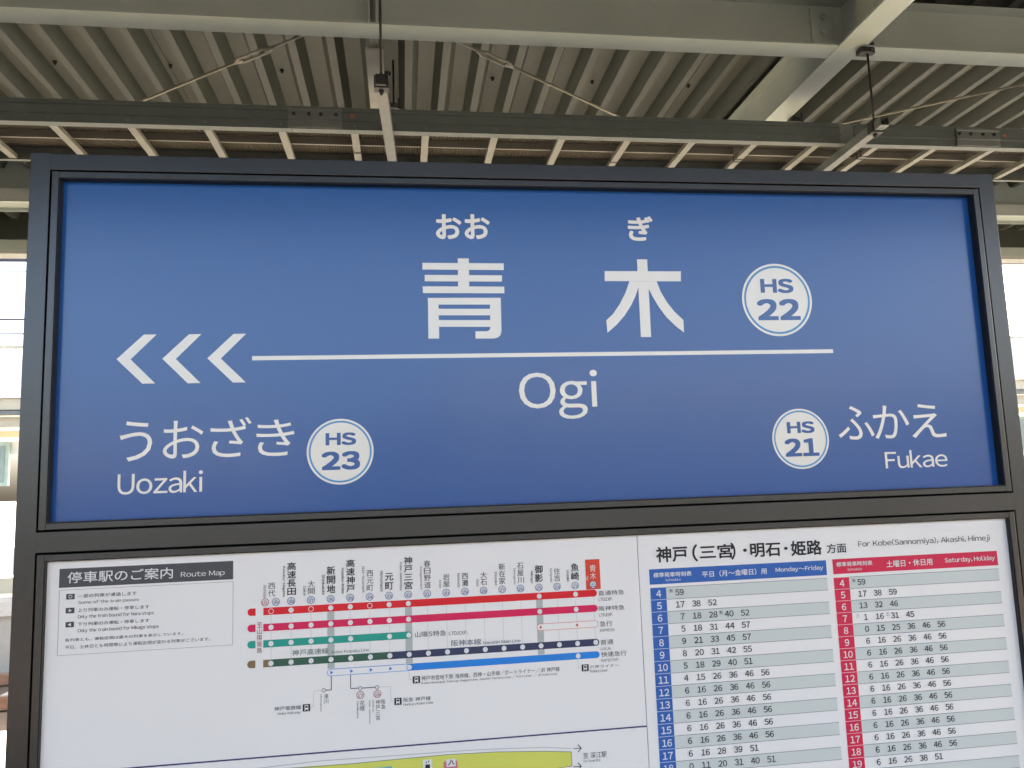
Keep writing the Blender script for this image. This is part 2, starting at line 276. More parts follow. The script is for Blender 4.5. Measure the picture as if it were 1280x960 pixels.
TT_TEXT = [('神戸', 1.0659, 1.4399, 1.1266, 1.4686, 'k', 0.03), ('（', 1.1359, 1.4386, 1.1465, 1.4702, 'k', 0.03), ('三宮', 1.1501, 1.442, 1.216, 1.4683, 'k', 0.03), ('）', 1.2114, 1.4385, 1.2208, 1.47, 'k', 0.03), ('・', 1.2359, 1.4517, 1.2432, 1.4578, 'k', 0.03), ('明石', 1.2499, 1.4407, 1.3104, 1.4668, 'k', 0.03), ('・', 1.3174, 1.4517, 1.3251, 1.4574, 'k', 0.03), ('姫路', 1.3312, 1.4395, 1.3939, 1.4677, 'k', 0.03), ('方面', 1.4036, 1.441, 1.444, 1.4592, 'k', 0.015), ('For Kobe(Sannomiya), Akashi, Himeji', 1.4691, 1.4475, 1.7489, 1.4624, 'k', 0.0), ('標準発車時刻表', 1.0584, 1.4131, 1.1321, 1.4221, 'w', 0.02), ('Schedule', 1.081, 1.4057, 1.1107, 1.4104, 'w', 0.0), ('平日（月〜金曜日）用', 1.1521, 1.4089, 1.2795, 1.4203, 'w', 0.02), ('Monday〜Friday', 1.2974, 1.4096, 1.3935, 1.42, 'w', 0.02), ('標準発車時刻表', 1.4207, 1.415, 1.4948, 1.4239, 'w', 0.02), ('Schedule', 1.4427, 1.4068, 1.4726, 1.4116, 'w', 0.0), ('土曜日・休日用', 1.5239, 1.4091, 1.6204, 1.4218, 'w', 0.02), ('Saturday, Holiday', 1.6471, 1.41, 1.7549, 1.4213, 'w', 0.02)]
TRAIN_ICONS = [(0.9162,1.2559,0.9292,1.2678),(0.6153,1.2555,0.628,1.2674),(0.4289,1.2223,0.4412,1.2341),(0.5831,1.2217,0.5956,1.2334)]
LEGEND_ICONS = [(0.0456,1.429,0.059,1.4381),(0.0456,1.4064,0.0592,1.4154),(0.0459,1.3838,0.0592,1.3925)]
THICK_LINES = [[(0.4769,1.2791),(0.4767,1.2547),(0.467,1.2547)],[(0.5093,1.278),(0.5091,1.2547),(0.5223,1.2542)],[(0.5287,1.2541),(0.5508,1.2539)]]
THIN_LINES = [[(0.4606,1.2548),(0.4476,1.2547),(0.4465,1.2292),(0.4425,1.2288)],[(0.558,1.2537),(0.5768,1.2531),(0.5777,1.2287),(0.5818,1.2278)],[(0.6092,1.2787),(0.6096,1.2626),(0.6148,1.2622)],[(0.9099,1.2789),(0.9102,1.2624),(0.9141,1.2626)]]
SMALL_CIRCLES = [(0.464,1.2549),(0.5253,1.254),(0.5542,1.2536)]
RED_ROUNDELS = [(0.5255,1.243),(0.5544,1.2426)]
VERT = [('湊川','Minatogawa',(0.4645,1.2321,0.4715,1.2492),(0.4574,1.2208,0.461,1.2485)),('花隈','Hanakuma',(0.5245,1.2158,0.5325,1.2338),(0.5193,1.2053,0.5228,1.2326)),('神戸三宮','Kobe-Sannomiya',(0.5514,1.1989,0.5585,1.2333),(0.5392,1.1941,0.5426,1.2328)),('阪急','Hankyu',(0.5604,1.2167,0.568,1.2334),(0.5451,1.213,0.5486,1.2334))]
TO_SANYO = (0.3532,1.3224,0.3614,1.3749)
NAVY_LINE = [(0.022,1.1618),(0.1334,1.1556),(0.2069,1.1554),(0.2829,1.1531),(0.3356,1.1546),(0.4045,1.1542),(0.4838,1.1531),(0.5644,1.1526),(0.6547,1.1541),(0.7228,1.1548),(0.8432,1.1523),(0.9593,1.1529),(1.0303,1.1531)]
YELLOW_TOP = [(0.3654,1.1324),(0.4176,1.1326),(0.5103,1.1315),(0.5912,1.1327),(0.6735,1.1332),(0.7572,1.1311),(0.8421,1.1254),(0.8908,1.1206)]
YELLOW_BOT = [(0.8911,1.0967),(0.8352,1.0965)]
GREY_CURVE = [(0.3267,1.1356),(0.4571,1.1403),(0.5913,1.1387),(0.6736,1.1381),(0.7433,1.1366),(0.8424,1.1321),(0.891,1.1263)]
MAP_ARROWS = [(0.8948,1.1256),(0.91,1.1257),(0.8934,1.0952),(0.9086,1.0953)]
STATION_ICONS = [(0.6302,1.1089,0.6459,1.1283),(0.6657,1.1043,0.6893,1.1222),(0.6705,1.1134,0.6862,1.1259),(0.54,1.1155,0.5778,1.1218)]
RZ = (1.8296, 1.8372)

# ============================================================ SETTING: ground, platforms, tracks
struct(obj('ground', bx(-600, 600, -600, 600, -2.0, -1.32), ground_m))
struct(obj('track_bed', bx(-120, 120, 4.75, 12.3, -1.319, -1.1), ballast_m))
struct(obj('track_bed', bx(-120, 120, -13.5, -5.3, -1.319, -1.1), ballast_m))
pf = struct(obj('platform', bx(-60, 60, -4.6, 4.45, -1.318, -0.02), concrete_m))
obj('platform_floor', bx(-60, 60, -4.2, 2.60, -0.019, 0.0), floor_m, pf); obj('pale_paving', bx(-60, 60, 2.602, 4.15, -0.019, 0.0), paving_m, pf)
for y0, y1 in ((4.151, 4.65), (-4.7, -4.201)): obj('edge_slab', bx(-60, 60, y0, y1, -0.15, 0.004), edge_m if y0 > 0 else floor_m, pf)
for y0 in (3.45, -3.8): obj('tactile_strip', bx(-60, 60, y0, y0 + 0.3, 0.001, 0.006), yellow_m, pf)
op = struct(obj('opposite_platform', bx(-120, 120, 12.0, 17.5, -1.317, -0.22), concrete_m))
obj('edge_slab', bx(-120, 120, 11.93, 17.5, -0.219, 0.0), edge_m, op)
def track(yc, label):
    t = thing('railway_track', label, 'track', (0, yc, -1.1), 'railway tracks beside the platforms')
    for s in (-1, 1):
        y = s * 0.7175
        b = bmesh.new(); box(b, -60, 60, y - 0.06, y + 0.06, 0.02, 0.04); box(b, -60, 60, y - 0.01, y + 0.01, 0.04, 0.14); box(b, -60, 60, y - 0.033, y + 0.033, 0.14, 0.178)
        r = obj('rail', b, steelrail_m, t); obj('running_surface', bx(-60, 60, y - 0.03, y + 0.03, 0.178, 0.182), railtop_m, r)
    sm = mesh('sleeper', bx(-0.11, 0.11, -1.05, 1.05, -0.09, 0.02, bev=0.01), sleeper_m)
    for k in range(-22, 6): link('sleeper', sm, t, (k * 0.6, 0, 0))
    return t
track(10.5, 'farther railway track in sunlight along the opposite platform wall'); track(6.9, 'nearer railway track below the edge of the sign platform')
track(-7.6, 'railway track behind the photographer along the near platform edge'); track(-11.2, 'outer railway track behind the photographer beside the added dark wall')

# unseen dark wall added behind the camera to darken low reflections in the sign
t = thing('reflected_wall', 'unseen dark wall added behind the camera for its reflection in the sign', 'wall', (0, -13.8, -1.32))
b = bmesh.new(); box(b, -60, 60, -0.15, 0.15, 0, 3.0); obj('wall_panel', b, dark_wall_m, t); obj('coping', bx(-60, 60, -0.2, 0.2, 3.001, 3.1), concrete_m, t)

# opposite platform structure -------------------------------------------------------------
t = thing('opposite_shelter', 'pale roofed waiting shelter on the platform across the tracks', 'shelter', (0, 12.0, 0))
def part(name, m, *a, parent=None, label=None): return obj(name, bx(*a), m, parent or t, label)
part('eave', beige_m, -60, 60, 0.0, 0.35, 2.99, 3.17); part('eave_soffit', beige_m, -60, 60, 0.05, 3.6, 2.95, 2.985)
part('gutter', plate_m, -60, 60, -0.10, -0.002, 2.90, 2.96); part('eave_trim', beige_m, -60, 60, 0.02, 0.2, 2.72, 2.88)
part('light_fascia', pale_m, -60, 60, 0.6, 0.7, 2.30, 2.52); part('far_eave', beige_m, -60, 60, 3.6, 3.75, 2.80, 2.94)
part('roof_slab', pale_m, -60, 60, -0.05, 4.2, 3.175, 3.21)
pm = mesh('post', bx(-0.06, 0.06, -0.06, 0.06, 0, 2.71), pale_m)
for k in range(-12, 13): link('post', pm, t, (k * 4.0 + 1.2, 0.4, 0))
wf = mesh('window', bx(-0.85, 0.85, -0.03, 0.03, -0.36, 0.36), green_m); wg = mesh('pane', bx(-0.37, 0.37, -0.045, -0.031, -0.3, 0.3), glass_m)
for k in range(-10, 10):
    w = link('window', wf, t, (k * 2.2 - 0.1, 0.56, 2.15))
    for s in (-0.42, 0.42): link('pane', wg, w, (s, 0, 0))
t = thing('roof_fence', 'white barred parapet fence standing on the opposite platform roof', 'fence', (0, 12.1, 3.215))
part('top_rail', beige_m, -60, 60, -0.03, 0.03, 0.78, 0.83); part('bottom_rail', fence_m, -60, 60, -0.03, 0.03, 0.01, 0.05)
part('sheet', fence_m, -60, 60, 0.04, 0.06, 0.051, 0.70)
bm_ = mesh('bar', bx(-0.015, 0.015, -0.02, 0.02, 0.051, 0.779), fence_m)
for k in range(48): link('bar', bm_, t, (-7.6 + k * 0.25, 0, 0))
for k in range(30): link('bar', bm_, t, (9.6 + k * 0.25, 0, 0))
t = thing('platform_fence', 'low pale panel fence along the edge of the opposite platform', 'fence', (0, 12.6, 0.0))
pn = mesh('panel', bx(-0.68, 0.68, -0.02, 0.02, 0.35, 0.78), fence_m); po = mesh('post', bx(-0.03, 0.03, -0.03, 0.03, 0.001, 0.85), plate_m)
for k in range(-14, 16): link('panel', pn, t, (k * 1.42, 0, 0)); link('post', po, t, (k * 1.42 + 0.71, 0, 0))
part('kick_strip', beige_m, -22, 22, -0.03, 0.03, 0.05, 0.30)
for i, (z, y, r, lab) in enumerate(((5.45, 11.0, 0.030, 'thick messenger wire highest of the overhead wires'), (5.26, 12.2, 0.008, 'thin feeder wire just under the thick messenger wire'), (4.46, 11.4, 0.014, 'contact wire above the opposite track'), (4.22, 12.1, 0.012, 'lowest overhead wire above the roof fence'))):
    # one-span sagging wire
    b = bmesh.new(); zz = 1.6 + (z - 1.6) * (y + 1.413) / 13.413; P = [(x, y, zz + 0.00015 * x * x) for x in range(-40, 45, 4)]
    for p, q in zip(P, P[1:]): cyl(b, p, q, r, 6)
    tag(obj('overhead_wire', b, wire_m, smooth=True), lab, 'wire', 'overhead wires above the tracks')

# unseen blocks added behind the camera, kept dark to dim the sign's reflections
def building(x, y, w, d, h, m, label, face):
    t = thing('reflected_block', label, 'building', (x, y, -1.319), 'unseen blocks added behind the camera for reflections')
    obj('wall', bx(-w / 2, w / 2, -d / 2, d / 2, 0, h), m, t)
    obj('roof_parapet', bx(-w / 2 - 0.1, w / 2 + 0.1, -d / 2 - 0.1, d / 2 + 0.1, h + 0.001, h + 0.5), concrete_m, t)
    wm = mesh('window', bx(-0.8, 0.8, -0.06, 0.06, -0.6, 0.6), plate_m); gm = mesh('pane', bx(-0.7, 0.7, -0.09, 0.09, -0.5, 0.5), glass_m)
    for fl in range(int(h // 3)):
        for c in range(int(w // 3.2)):
            wi = link('window', wm, t, (-w / 2 + 1.9 + c * 3.2, face * d / 2, 1.8 + fl * 3)); link('pane', gm, wi, (0, 0, 0))
building(-16, -34, 22, 10, 4.0, dark_wall_m, 'wide unseen dark block added behind the camera to the left', 1)
building(12, -36, 20, 10, 6.2, dark_wall_m, 'unseen dark block added behind the camera to the right', 1)

# ============================================================ CANOPY
ZB, ZT = 3.503, 3.735
can = thing('platform_canopy', 'green grey steel platform canopy with folded sheet roof above the sign', 'canopy', (0, 0, 0))
GX = [2.657 + 5.2 * k for k in range(-3, 2)]
for gx in GX: obj('girder', ibeam(gx, ZB - 0.002, ZT - 0.001, 0.125, 'y', -3.88, 4.96), beam_m, can)
ends = [-14.0] + GX + [8.3]
def xbeam(yc, z0, z1, fw, name='cross_beam', cut=0.008):
    for a, b in zip(ends, ends[1:]): obj(name, ibeam(yc, z0, z1, fw, 'x', a + cut, b - cut), beam_m, can)
for yc in (1.722, -1.4): xbeam(yc, ZB, ZT - 0.002, 0.11)
# bolted end plates on the cross beam beside each girder
for gx in GX:
    for s in (-1, 1):
        pl = obj('splice_plate', bx(gx + s * 0.115 - 0.05, gx + s * 0.115 + 0.05, 1.7075, 1.7182, ZB + 0.028, ZT - 0.028, bev=0.001), beam_m, can)
        for zz in (3.585, 3.665):
            b = bmesh.new(); cyl(b, (gx + s * 0.11, 1.707, zz), (gx + s * 0.11, 1.704, zz), 0.021, 14); cyl(b, (gx + s * 0.11, 1.704, zz), (gx + s * 0.11, 1.691, zz), 0.016, 6); cyl(b, (gx + s * 0.11, 1.691, zz), (gx + s * 0.11, 1.680, zz), 0.008, 8); obj('bolt', b, beam_m, pl)
# edge girder A: tall web, lower channel, lipped bottom
def edge_girder(yA, sgn):
    for a, b_ in zip(ends, ends[1:]):
        b = bmesh.new()
        pr = [(yA - 0.055, 3.497), (yA + 0.065, 3.497), (yA + 0.065, 3.472), (yA + 0.071, 3.472), (yA + 0.071, 3.506), (yA + 0.0035, 3.506), (yA + 0.0035, 3.82), (yA - 0.0035, 3.82), (yA - 0.0035, 3.592), (yA - 0.049, 3.592), (yA - 0.049, 3.586), (yA - 0.0035, 3.586), (yA - 0.0035, 3.506), (yA - 0.055, 3.506)]
        pr = [((u - yA) * sgn + yA, v) for u, v in pr]
        prism(b, pr, 'x', a + 0.07, b_ - 0.07); obj('edge_girder', b, beam_m, can)
        g = bmesh.new(); y0, y1 = sorted((yA - 0.054 * sgn, yA - 0.050 * sgn)); box(g, a + 0.07, b_ - 0.07, y0, y1, 3.5065, 3.5855); obj('side_plate', g, plate2, can)
plate2 = mat('painted_plate_grey', (0.30, 0.31, 0.29), 0.5, var=0.05)
edge_girder(3.885, 1); edge_girder(-3.4, -1)
# eave trim B and the brackets between the edge girder and the eave
for a, b_ in ((-14, 8.3),):
    for yB, sg in ((4.98, 1), (-3.90, -1)):
        b = bmesh.new(); y0, y1 = sorted((yB, yB + 0.10 * sg)); box(b, a, b_, y0, y1, 3.52, 3.60); box(b, a, b_, y0 + .02, y1 - 0.02, 3.60, 3.66); obj('eave_beam', b, beam_m, can)
        b = bmesh.new(); y0, y1 = sorted((yB + 0.002 * sg, yB + 0.14 * sg)); box(b, a, b_, y0, y1, 3.49, 3.519); obj('eave_lip', b, plate2, can)
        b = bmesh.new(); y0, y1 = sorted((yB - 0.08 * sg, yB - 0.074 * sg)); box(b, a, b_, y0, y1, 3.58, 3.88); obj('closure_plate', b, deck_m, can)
for k, xx in enumerate([4.9 + 2.1 * q for q in range(-8, 7)]):
    if any(abs(xx - g) < 0.3 for g in GX): continue
    obj('bracket', bx(xx - 0.04, xx + 0.04, 3.98, 4.97, 3.56, 3.66), beam_m, can)
# secondary beam that starts behind the cross beam (left of the kanji) and its stiffeners
b = bmesh.new(); box(b, 0.470, 0.548, 1.86, 3.82, ZB, ZB + 0.008); box(b, 0.505, 0.512, 1.86, 3.82, ZB + 0.008, ZT - 0.004); obj('secondary_beam', b, rung_m, can)
b = bmesh.new(); box(b, 0.492, 0.526, 1.778, 1.90, ZB + 0.009, ZB + 0.16); obj('beam_connector', b, rung_m, can)
for xx in (0.492, 0.522): obj('stiffener', bx(xx, xx + 0.006, 1.667, 1.718, ZB + 0.0095, ZT - 0.012), beam_m, can)
for xx in (-3.0, 5.0, 8.0): obj('stiffener', bx(xx, xx + 0.006, 1.667, 1.718, ZB + 0.0095, ZT - 0.012), beam_m, can)
# folded roof sheets, three ribs each
PIT = 0.1883; X0 = 1.2316 - PIT / 2 - 0.02
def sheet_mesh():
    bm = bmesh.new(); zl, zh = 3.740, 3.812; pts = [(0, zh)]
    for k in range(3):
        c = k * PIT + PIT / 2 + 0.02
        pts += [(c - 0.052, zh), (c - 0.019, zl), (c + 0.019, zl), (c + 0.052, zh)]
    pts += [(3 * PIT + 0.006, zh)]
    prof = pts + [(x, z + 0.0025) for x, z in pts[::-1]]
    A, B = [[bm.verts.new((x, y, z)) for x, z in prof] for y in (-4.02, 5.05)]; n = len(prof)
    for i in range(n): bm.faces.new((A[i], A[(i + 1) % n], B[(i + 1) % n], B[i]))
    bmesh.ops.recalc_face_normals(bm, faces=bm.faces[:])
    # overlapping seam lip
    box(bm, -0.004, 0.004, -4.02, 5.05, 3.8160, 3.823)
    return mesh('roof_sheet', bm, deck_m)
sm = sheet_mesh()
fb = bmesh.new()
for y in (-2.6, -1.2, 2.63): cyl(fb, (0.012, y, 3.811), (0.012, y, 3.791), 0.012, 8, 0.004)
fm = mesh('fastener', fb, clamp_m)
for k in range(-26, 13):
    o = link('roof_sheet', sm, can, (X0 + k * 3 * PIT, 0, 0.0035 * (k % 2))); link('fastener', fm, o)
# bracing rods with turnbuckles, just under the sheets
def brace(p, q, tb0, tb1):
    p, q, tb0, tb1 = map(Vector, (p, q, tb0, tb1)); b = bmesh.new(); cyl(b, p, tb0, 0.0065, 8); cyl(b, tb1, q, 0.0065, 8)
    r = obj('brace_rod', b, brace_m, can, smooth=True); d = (tb1 - tb0).normalized(); s = d.cross(Vector((0, 0, 1))).normalized()
    b = bmesh.new(); w = 0.017; e = 0.035
    for g in (-1, 1):
        cyl(b, tb0 + d * e + s * w * g, tb1 - d * e + s * w * g, 0.0065, 8)
        cyl(b, tb0 + d * e + s * w * g, tb0 + d * 0.004 + s * 0.003 * g, 0.0068, 8); cyl(b, tb1 - d * e + s * w * g, tb1 - d * 0.004 + s * 0.003 * g, 0.0068, 8)
    cyl(b, tb0 - d * 0.01, tb0 + d * 0.045, 0.009, 8); cyl(b, tb1 + d * 0.01, tb1 - d * 0.045, 0.009, 8); obj('turnbuckle', b, brace_m, r)
def SC(x, y): return (0.6063 + (x - 0.6063) * 0.865, -1.4131 + (y + 1.4131) * 0.865, 3.590)
def lerp(a, b, t): return tuple(a[i] + (b[i] - a[i]) * t for i in range(3))
a, c = SC(0.25, 2.346), SC(-2.9, 4.73); brace(a, c, SC(-0.0424, 2.5721), SC(-0.2571, 2.7312))
a, c = SC(0.75, 2.31), SC(4.1 * 0 + 2.85, 3.82); brace(a, c, SC(1.0399, 2.5173), SC(1.2446, 2.6614))
a, c = SC(3.05, 3.58), SC(6.4, 1.22 + 0.03); brace(a, c, SC(4.40, 2.637), SC(4.64, 2.47))
# columns far outside the view carry the girders
for gx in (GX[1], GX[2], GX[4]):
    obj('column', bx(gx - 0.1, gx + 0.1, -2.6, -2.4, 0.001, ZB - 0.003, bev=0.01), beam_m, can)

# ============================================================ CABLE LADDER (tray) hanging under the roof
LZ = 3.138
lad = thing('cable_ladder', 'long grey steel cable ladder tray hung under the canopy behind the sign', 'cable ladder', (0, 0, LZ))
def rail_prof(y, s):   # web with rolled lips; s=+1 flanges point away from the camera
    P = [(0, 0), (0.040, 0), (0.040, 0.003), (0.004, 0.003), (0.004, 0.098), (0.026, 0.098), (0.026, 0.102), (0, 0.102), (0, 0.088), (-0.005, 0.085), (-0.005, 0.080), (0, 0.078), (0, 0.047), (-0.007, 0.044), (-0.007, 0.038), (0, 0.035)]
    return [(y + s * u, v) for u, v in P]
for x0, x1 in ((-9.0, -2.616), (-2.612, 0.300), (0.304, 2.770), (2.853, 3.378), (3.382, 9.0)):
    pass
segs = [(-9.0, 0.150), (0.153, 2.696), (2.770, 3.300), (3.303, 9.0)]
for x0, x1 in segs:
    b = prism(bmesh.new(), rail_prof(1.884, 1), 'x', x0, x1); obj('side_rail', b, rail_m, lad)
obj('side_rail', prism(bmesh.new(), [(2.283, 0), (2.303, 0), (2.303, 0.003), (2.287, 0.003), (2.287, 0.102), (2.283, 0.102)], 'x', -9.0, 9.0), rail_m, lad)
obj('rail_piece', prism(bmesh.new(), [(1.886, 0.001), (1.925, 0.001), (1.925, 0.004), (1.892, 0.004), (1.892, 0.098), (1.886, 0.098)], 'x', 2.697, 2.769), plate_m, lad)
rm = mesh('rung', prism(bmesh.new(), [(-0.016, 0.004), (0.016, 0.004), (0.016, 0.024), (0.010, 0.024), (0.010, 0.028), (-0.010, 0.028), (-0.010, 0.024), (-0.016, 0.024)], 'y', 1.8895, 2.2825), rung_m)
for k in range(-27, 27): link('rung', rm, lad, (-0.828 + 0.3112 * k, 0, 0))
b = prism(bmesh.new(), [(0, 0.029), (0.010, 0.029), (0.010, 0.031), (0.002, 0.031), (0.002, 0.060), (0, 0.060)], 'x', -9, 2.255); bmesh.ops.translate(b, vec=(0, 2.103, 0), verts=b.verts[:]); obj('divider', b, rung_m, lad)
b = prism(bmesh.new(), [(0, 0.029), (0.010, 0.029), (0.010, 0.031), (0.002, 0.031), (0.002, 0.060), (0, 0.060)], 'x', 2.30, 9); bmesh.ops.translate(b, vec=(0, 2.103, 0), verts=b.verts[:]); obj('divider', b, rung_m, lad)
obj('liner', bx(-9, 9, 1.8895, 2.2820, 0.062, 0.066), mesh_m, lad)
nut = bmesh.new(); cyl(nut, (0, 0, 0), (0, -0.004, 0), 0.0042, 6); nm = mesh('rivet', nut, plate_m)
for k in range(-27, 27): link('rivet', nm, lad, (-0.828 + 0.3112 * k + 0.002, 1.8838, 0.018))
def joint(x0, x1, bolts, mark):
    p = obj('joint_plate', prism(bmesh.new(), [(1.8768, 0.004), (1.8795, 0.002), (1.8795, 0.034), (1.8745, 0.037), (1.8745, 0.046), (1.8795, 0.049), (1.8795, 0.080), (1.8768, 0.083), (1.8768, 0.090), (1.8738, 0.090), (1.8738, 0.081), (1.8762, 0.078), (1.8762, 0.050), (1.8712, 0.047), (1.8712, 0.036), (1.8762, 0.033), (1.8762, 0.004)], 'x', x0, x1), plate_m, lad)
    for xb in bolts:
        b = bmesh.new(); cyl(b, (xb, 1.8762, 0.063), (xb, 1.8705, 0.063), 0.0085, 6); cyl(b, (xb, 1.8705, 0.063), (xb, 1.866, 0.063), 0.0045, 8); obj('bolt', b, clamp_m, p)
    b = bmesh.new(); cyl(b, (mark, 1.8838, 0.063), (mark, 1.8822, 0.063), 0.010, 12); obj('paint_mark', b, orange_m, lad)
joint(0.138, 0.366, (0.162, 0.226, 0.277, 0.341), 0.410)
joint(3.302, 3.535, (3.318, 3.378, 3.443, 3.504), 3.570)
# strut hangers under the ladder, each on two threaded rods
def hanger(label, x, y0, y1, ang, rods):
    h = thing('strut_hanger', label, 'hanger', (x, y0, 0), 'strut hangers carrying the cable ladder')
    pr = [(-0.0205, 0), (0.0205, 0), (0.0205, 0.041), (0.0145, 0.041), (0.0145, 0.038), (0.0175, 0.038), (0.0175, 0.003), (-0.0175, 0.003), (-0.0175, 0.038), (-0.0145, 0.038), (-0.0145, 0.041), (-0.0205, 0.041)]
    o = obj('strut', prism(bmesh.new(), pr, 'y', 0, y1 - y0), strut_m, h); o.location = (0, 0, LZ - 0.0415); o.rotation_euler = (0, 0, ang)
    for ry, top, kind in rods:
        b = bmesh.new(); cyl(b, (0, ry - y0, LZ - 0.065), (0, ry - y0, top), 0.0052, 8); r = obj('threaded_rod', b, rod_m, h, smooth=True)
        dx = -math.sin(ang) * (ry - y0); r.location.x = dx
        b = bmesh.new(); box(b, -0.026, 0.026, ry - y0 - 0.02, ry - y0 + 0.02, LZ + 0.0005, LZ + 0.008, bev=0.001); box(b, -0.027, 0.027, ry - y0 - 0.026, ry - y0 + 0.014, LZ - 0.047, LZ - 0.0425); [box(b, s * 0.024 - 0.003, s * 0.024 + 0.003, ry - y0 - 0.026, ry - y0 + 0.014, LZ - 0.042, LZ + 0.002) for s in (-1, 1)]; box(b, -0.020, 0.020, ry - y0 - 0.040, ry - y0 - 0.0355, LZ - 0.04, LZ); cyl(b, (0, ry - y0, LZ + 0.008), (0, ry - y0, LZ + 0.020), 0.010, 6); cyl(b, (0, ry - y0, LZ - 0.058), (0, ry - y0, LZ - 0.0425), 0.010, 6)
        box(b, 0.012, 0.030, ry - y0 - 0.018, ry - y0 + 0.0, LZ + 0.009, LZ + 0.024)
        n = obj('strut_nut', b, clamp_m, h); n.location.x = dx
        if kind:
            b = bmesh.new(); yy = ry - y0; box(b, -0.044, 0.018, yy - 0.022, yy + 0.022, ZB - 0.030, ZB - 0.003, bev=0.003); box(b, -0.036, -0.020, yy - 0.018, yy + 0.018, ZB - 0.003, ZB + 0.020); box(b, 0.020, 0.030, yy - 0.012, yy + 0.012, ZB - 0.028, ZB + 0.026)
            cyl(b, (-0.02, yy - 0.022, ZB - 0.016), (-0.02, yy - 0.030, ZB - 0.016), 0.007, 6); cyl(b, (0.008, yy - 0.022, ZB - 0.016), (0.008, yy - 0.030, ZB - 0.016), 0.006, 6)
            n = obj('beam_clamp', b, clamp_m, h); n.location.x = dx
    return h
hanger('left strut hanger under the cable ladder, on a single dark rod above the sign', 0.545, 1.405, 2.42, -0.045, [(1.44, 3.739, 0), (2.36, 3.739, 1)])
hanger('right strut hanger under the cable ladder, clamped to the lit girder', 2.735, 1.60, 2.44, -0.03, [(1.68, ZB - 0.003, 1), (2.37, ZB - 0.003, 1)])
hanger('far right strut hanger under the cable ladder outside the frame', 5.6, 1.60, 2.44, 0, [(1.68, 3.739, 0), (2.37, 3.739, 0)])
hanger('far left strut hanger under the cable ladder outside the frame', -2.6, 1.60, 2.44, 0, [(1.68, 3.739, 0), (2.37, 3.739, 0)])
# small black cable ties round three rungs
def tie(k, ys):
    for y in ys:
        b = bmesh.new(); x = -0.828 + 0.3112 * k; box(b, x - 0.018, x + 0.018, y, y + 0.006, LZ + 0.0015, LZ + 0.0305); tag(obj('cable_tie', b, clamp_m), 'thin black cable tie round ' + ties.pop(0), 'cable tie', 'cable ties on the ladder rungs')
ties = ['the rung left of the left hanger', 'the rung left of the right hanger, nearer one', 'the rung left of the right hanger, farther one', 'the second rung right of the right hanger, nearer', 'the second rung right of the right hanger, farther', 'the third rung left of the right hanger']
tie(4, (2.13,)); tie(10, (2.10, 2.13)); tie(12, (2.03, 2.06)); tie(8, (2.17,))

# ============================================================ THE SIGN
sign = thing('station_name_sign', 'big dark framed station sign with a blue name panel above a route map and timetable', 'sign', (0, 0, 0))
def part(name, m, *a, parent=None, bev=0.0, label=None): return obj(name, bx(*a, bev=bev), m, parent or sign, label)
XL, XR = -0.034, 1.8365
b = bmesh.new()
def upright(x0, x1, outer_left):
    obj('frame_upright', bar(x0, x1, 0.0, 0.16, 0.001, 2.2012, 2, 0.0009), frame_m, sign)
upright(XL, -0.0012, True); upright(1.8032, XR, False)
obj('top_rail', bar(-0.0012, 1.8032, 0.0001, 0.159, 2.1715, 2.2010, 0, 0.0010), frame_m, sign)
obj('middle_rail', bar(-0.0012, 1.8032, 0.0001, 0.159, 1.5075, 1.5422, 0, 0.0010), frame_m, sign)
obj('bottom_rail', bar(-0.0012, 1.8032, 0.0001, 0.159, 0.72, 0.76, 0, 0.0010), frame_m, sign)
part('back_cover', frame_m, -0.0008, 1.8028, 0.150, 0.158, 0.7605, 2.171)
part('groove_liner', gap_m, -0.0008, 1.8028, 0.030, 0.034, 0.7605, 2.171)
def trim(name, x0, x1, z0, z1, w, depth, mtl):
    b = bmesh.new()
    box(b, x0, x0 + w, -0.0006, depth, z0, z1, bev=0.0009); box(b, x1 - w, x1, -0.0006, depth, z0, z1, bev=0.0009)
    box(b, x0 + w - 0.0003, x1 - w + 0.0003, -0.0002, depth - 0.001, z1 - w, z1 - 0.0004, bev=0.0009); box(b, x0 + w - 0.0003, x1 - w + 0.0003, -0.0002, depth - 0.001, z0 + 0.0004, z0 + w, bev=0.0009)
    return obj(name, b, mtl, sign)
trim('panel_trim', 0.0020, 1.8000, 1.5446, 2.1690, 0.0115, 0.028, frame_m)
trim('poster_trim', 0.0020, 1.8000, 0.763, 1.5050, 0.0115, 0.028, frame_m)
# dark gasket lining inside the rebates
def gasket(name, x0, x1, z0, z1, d, t=0.0012):
    b = bmesh.new(); box(b, x0, x0 + t, 0.0015, d, z0, z1); box(b, x1 - t, x1, 0.0015, d, z0, z1); box(b, x0 + t, x1 - t, 0.0015, d, z1 - t, z1); box(b, x0 + t, x1 - t, 0.0015, d, z0, z0 + t); return obj(name, b, gasket_m, sign)
gasket('panel_gasket', 0.0136, 1.7884, 1.5562, 2.1574, 0.0178); gasket('poster_gasket', 0.0136, 1.7884, 0.7746, 1.4934, 0.0098)

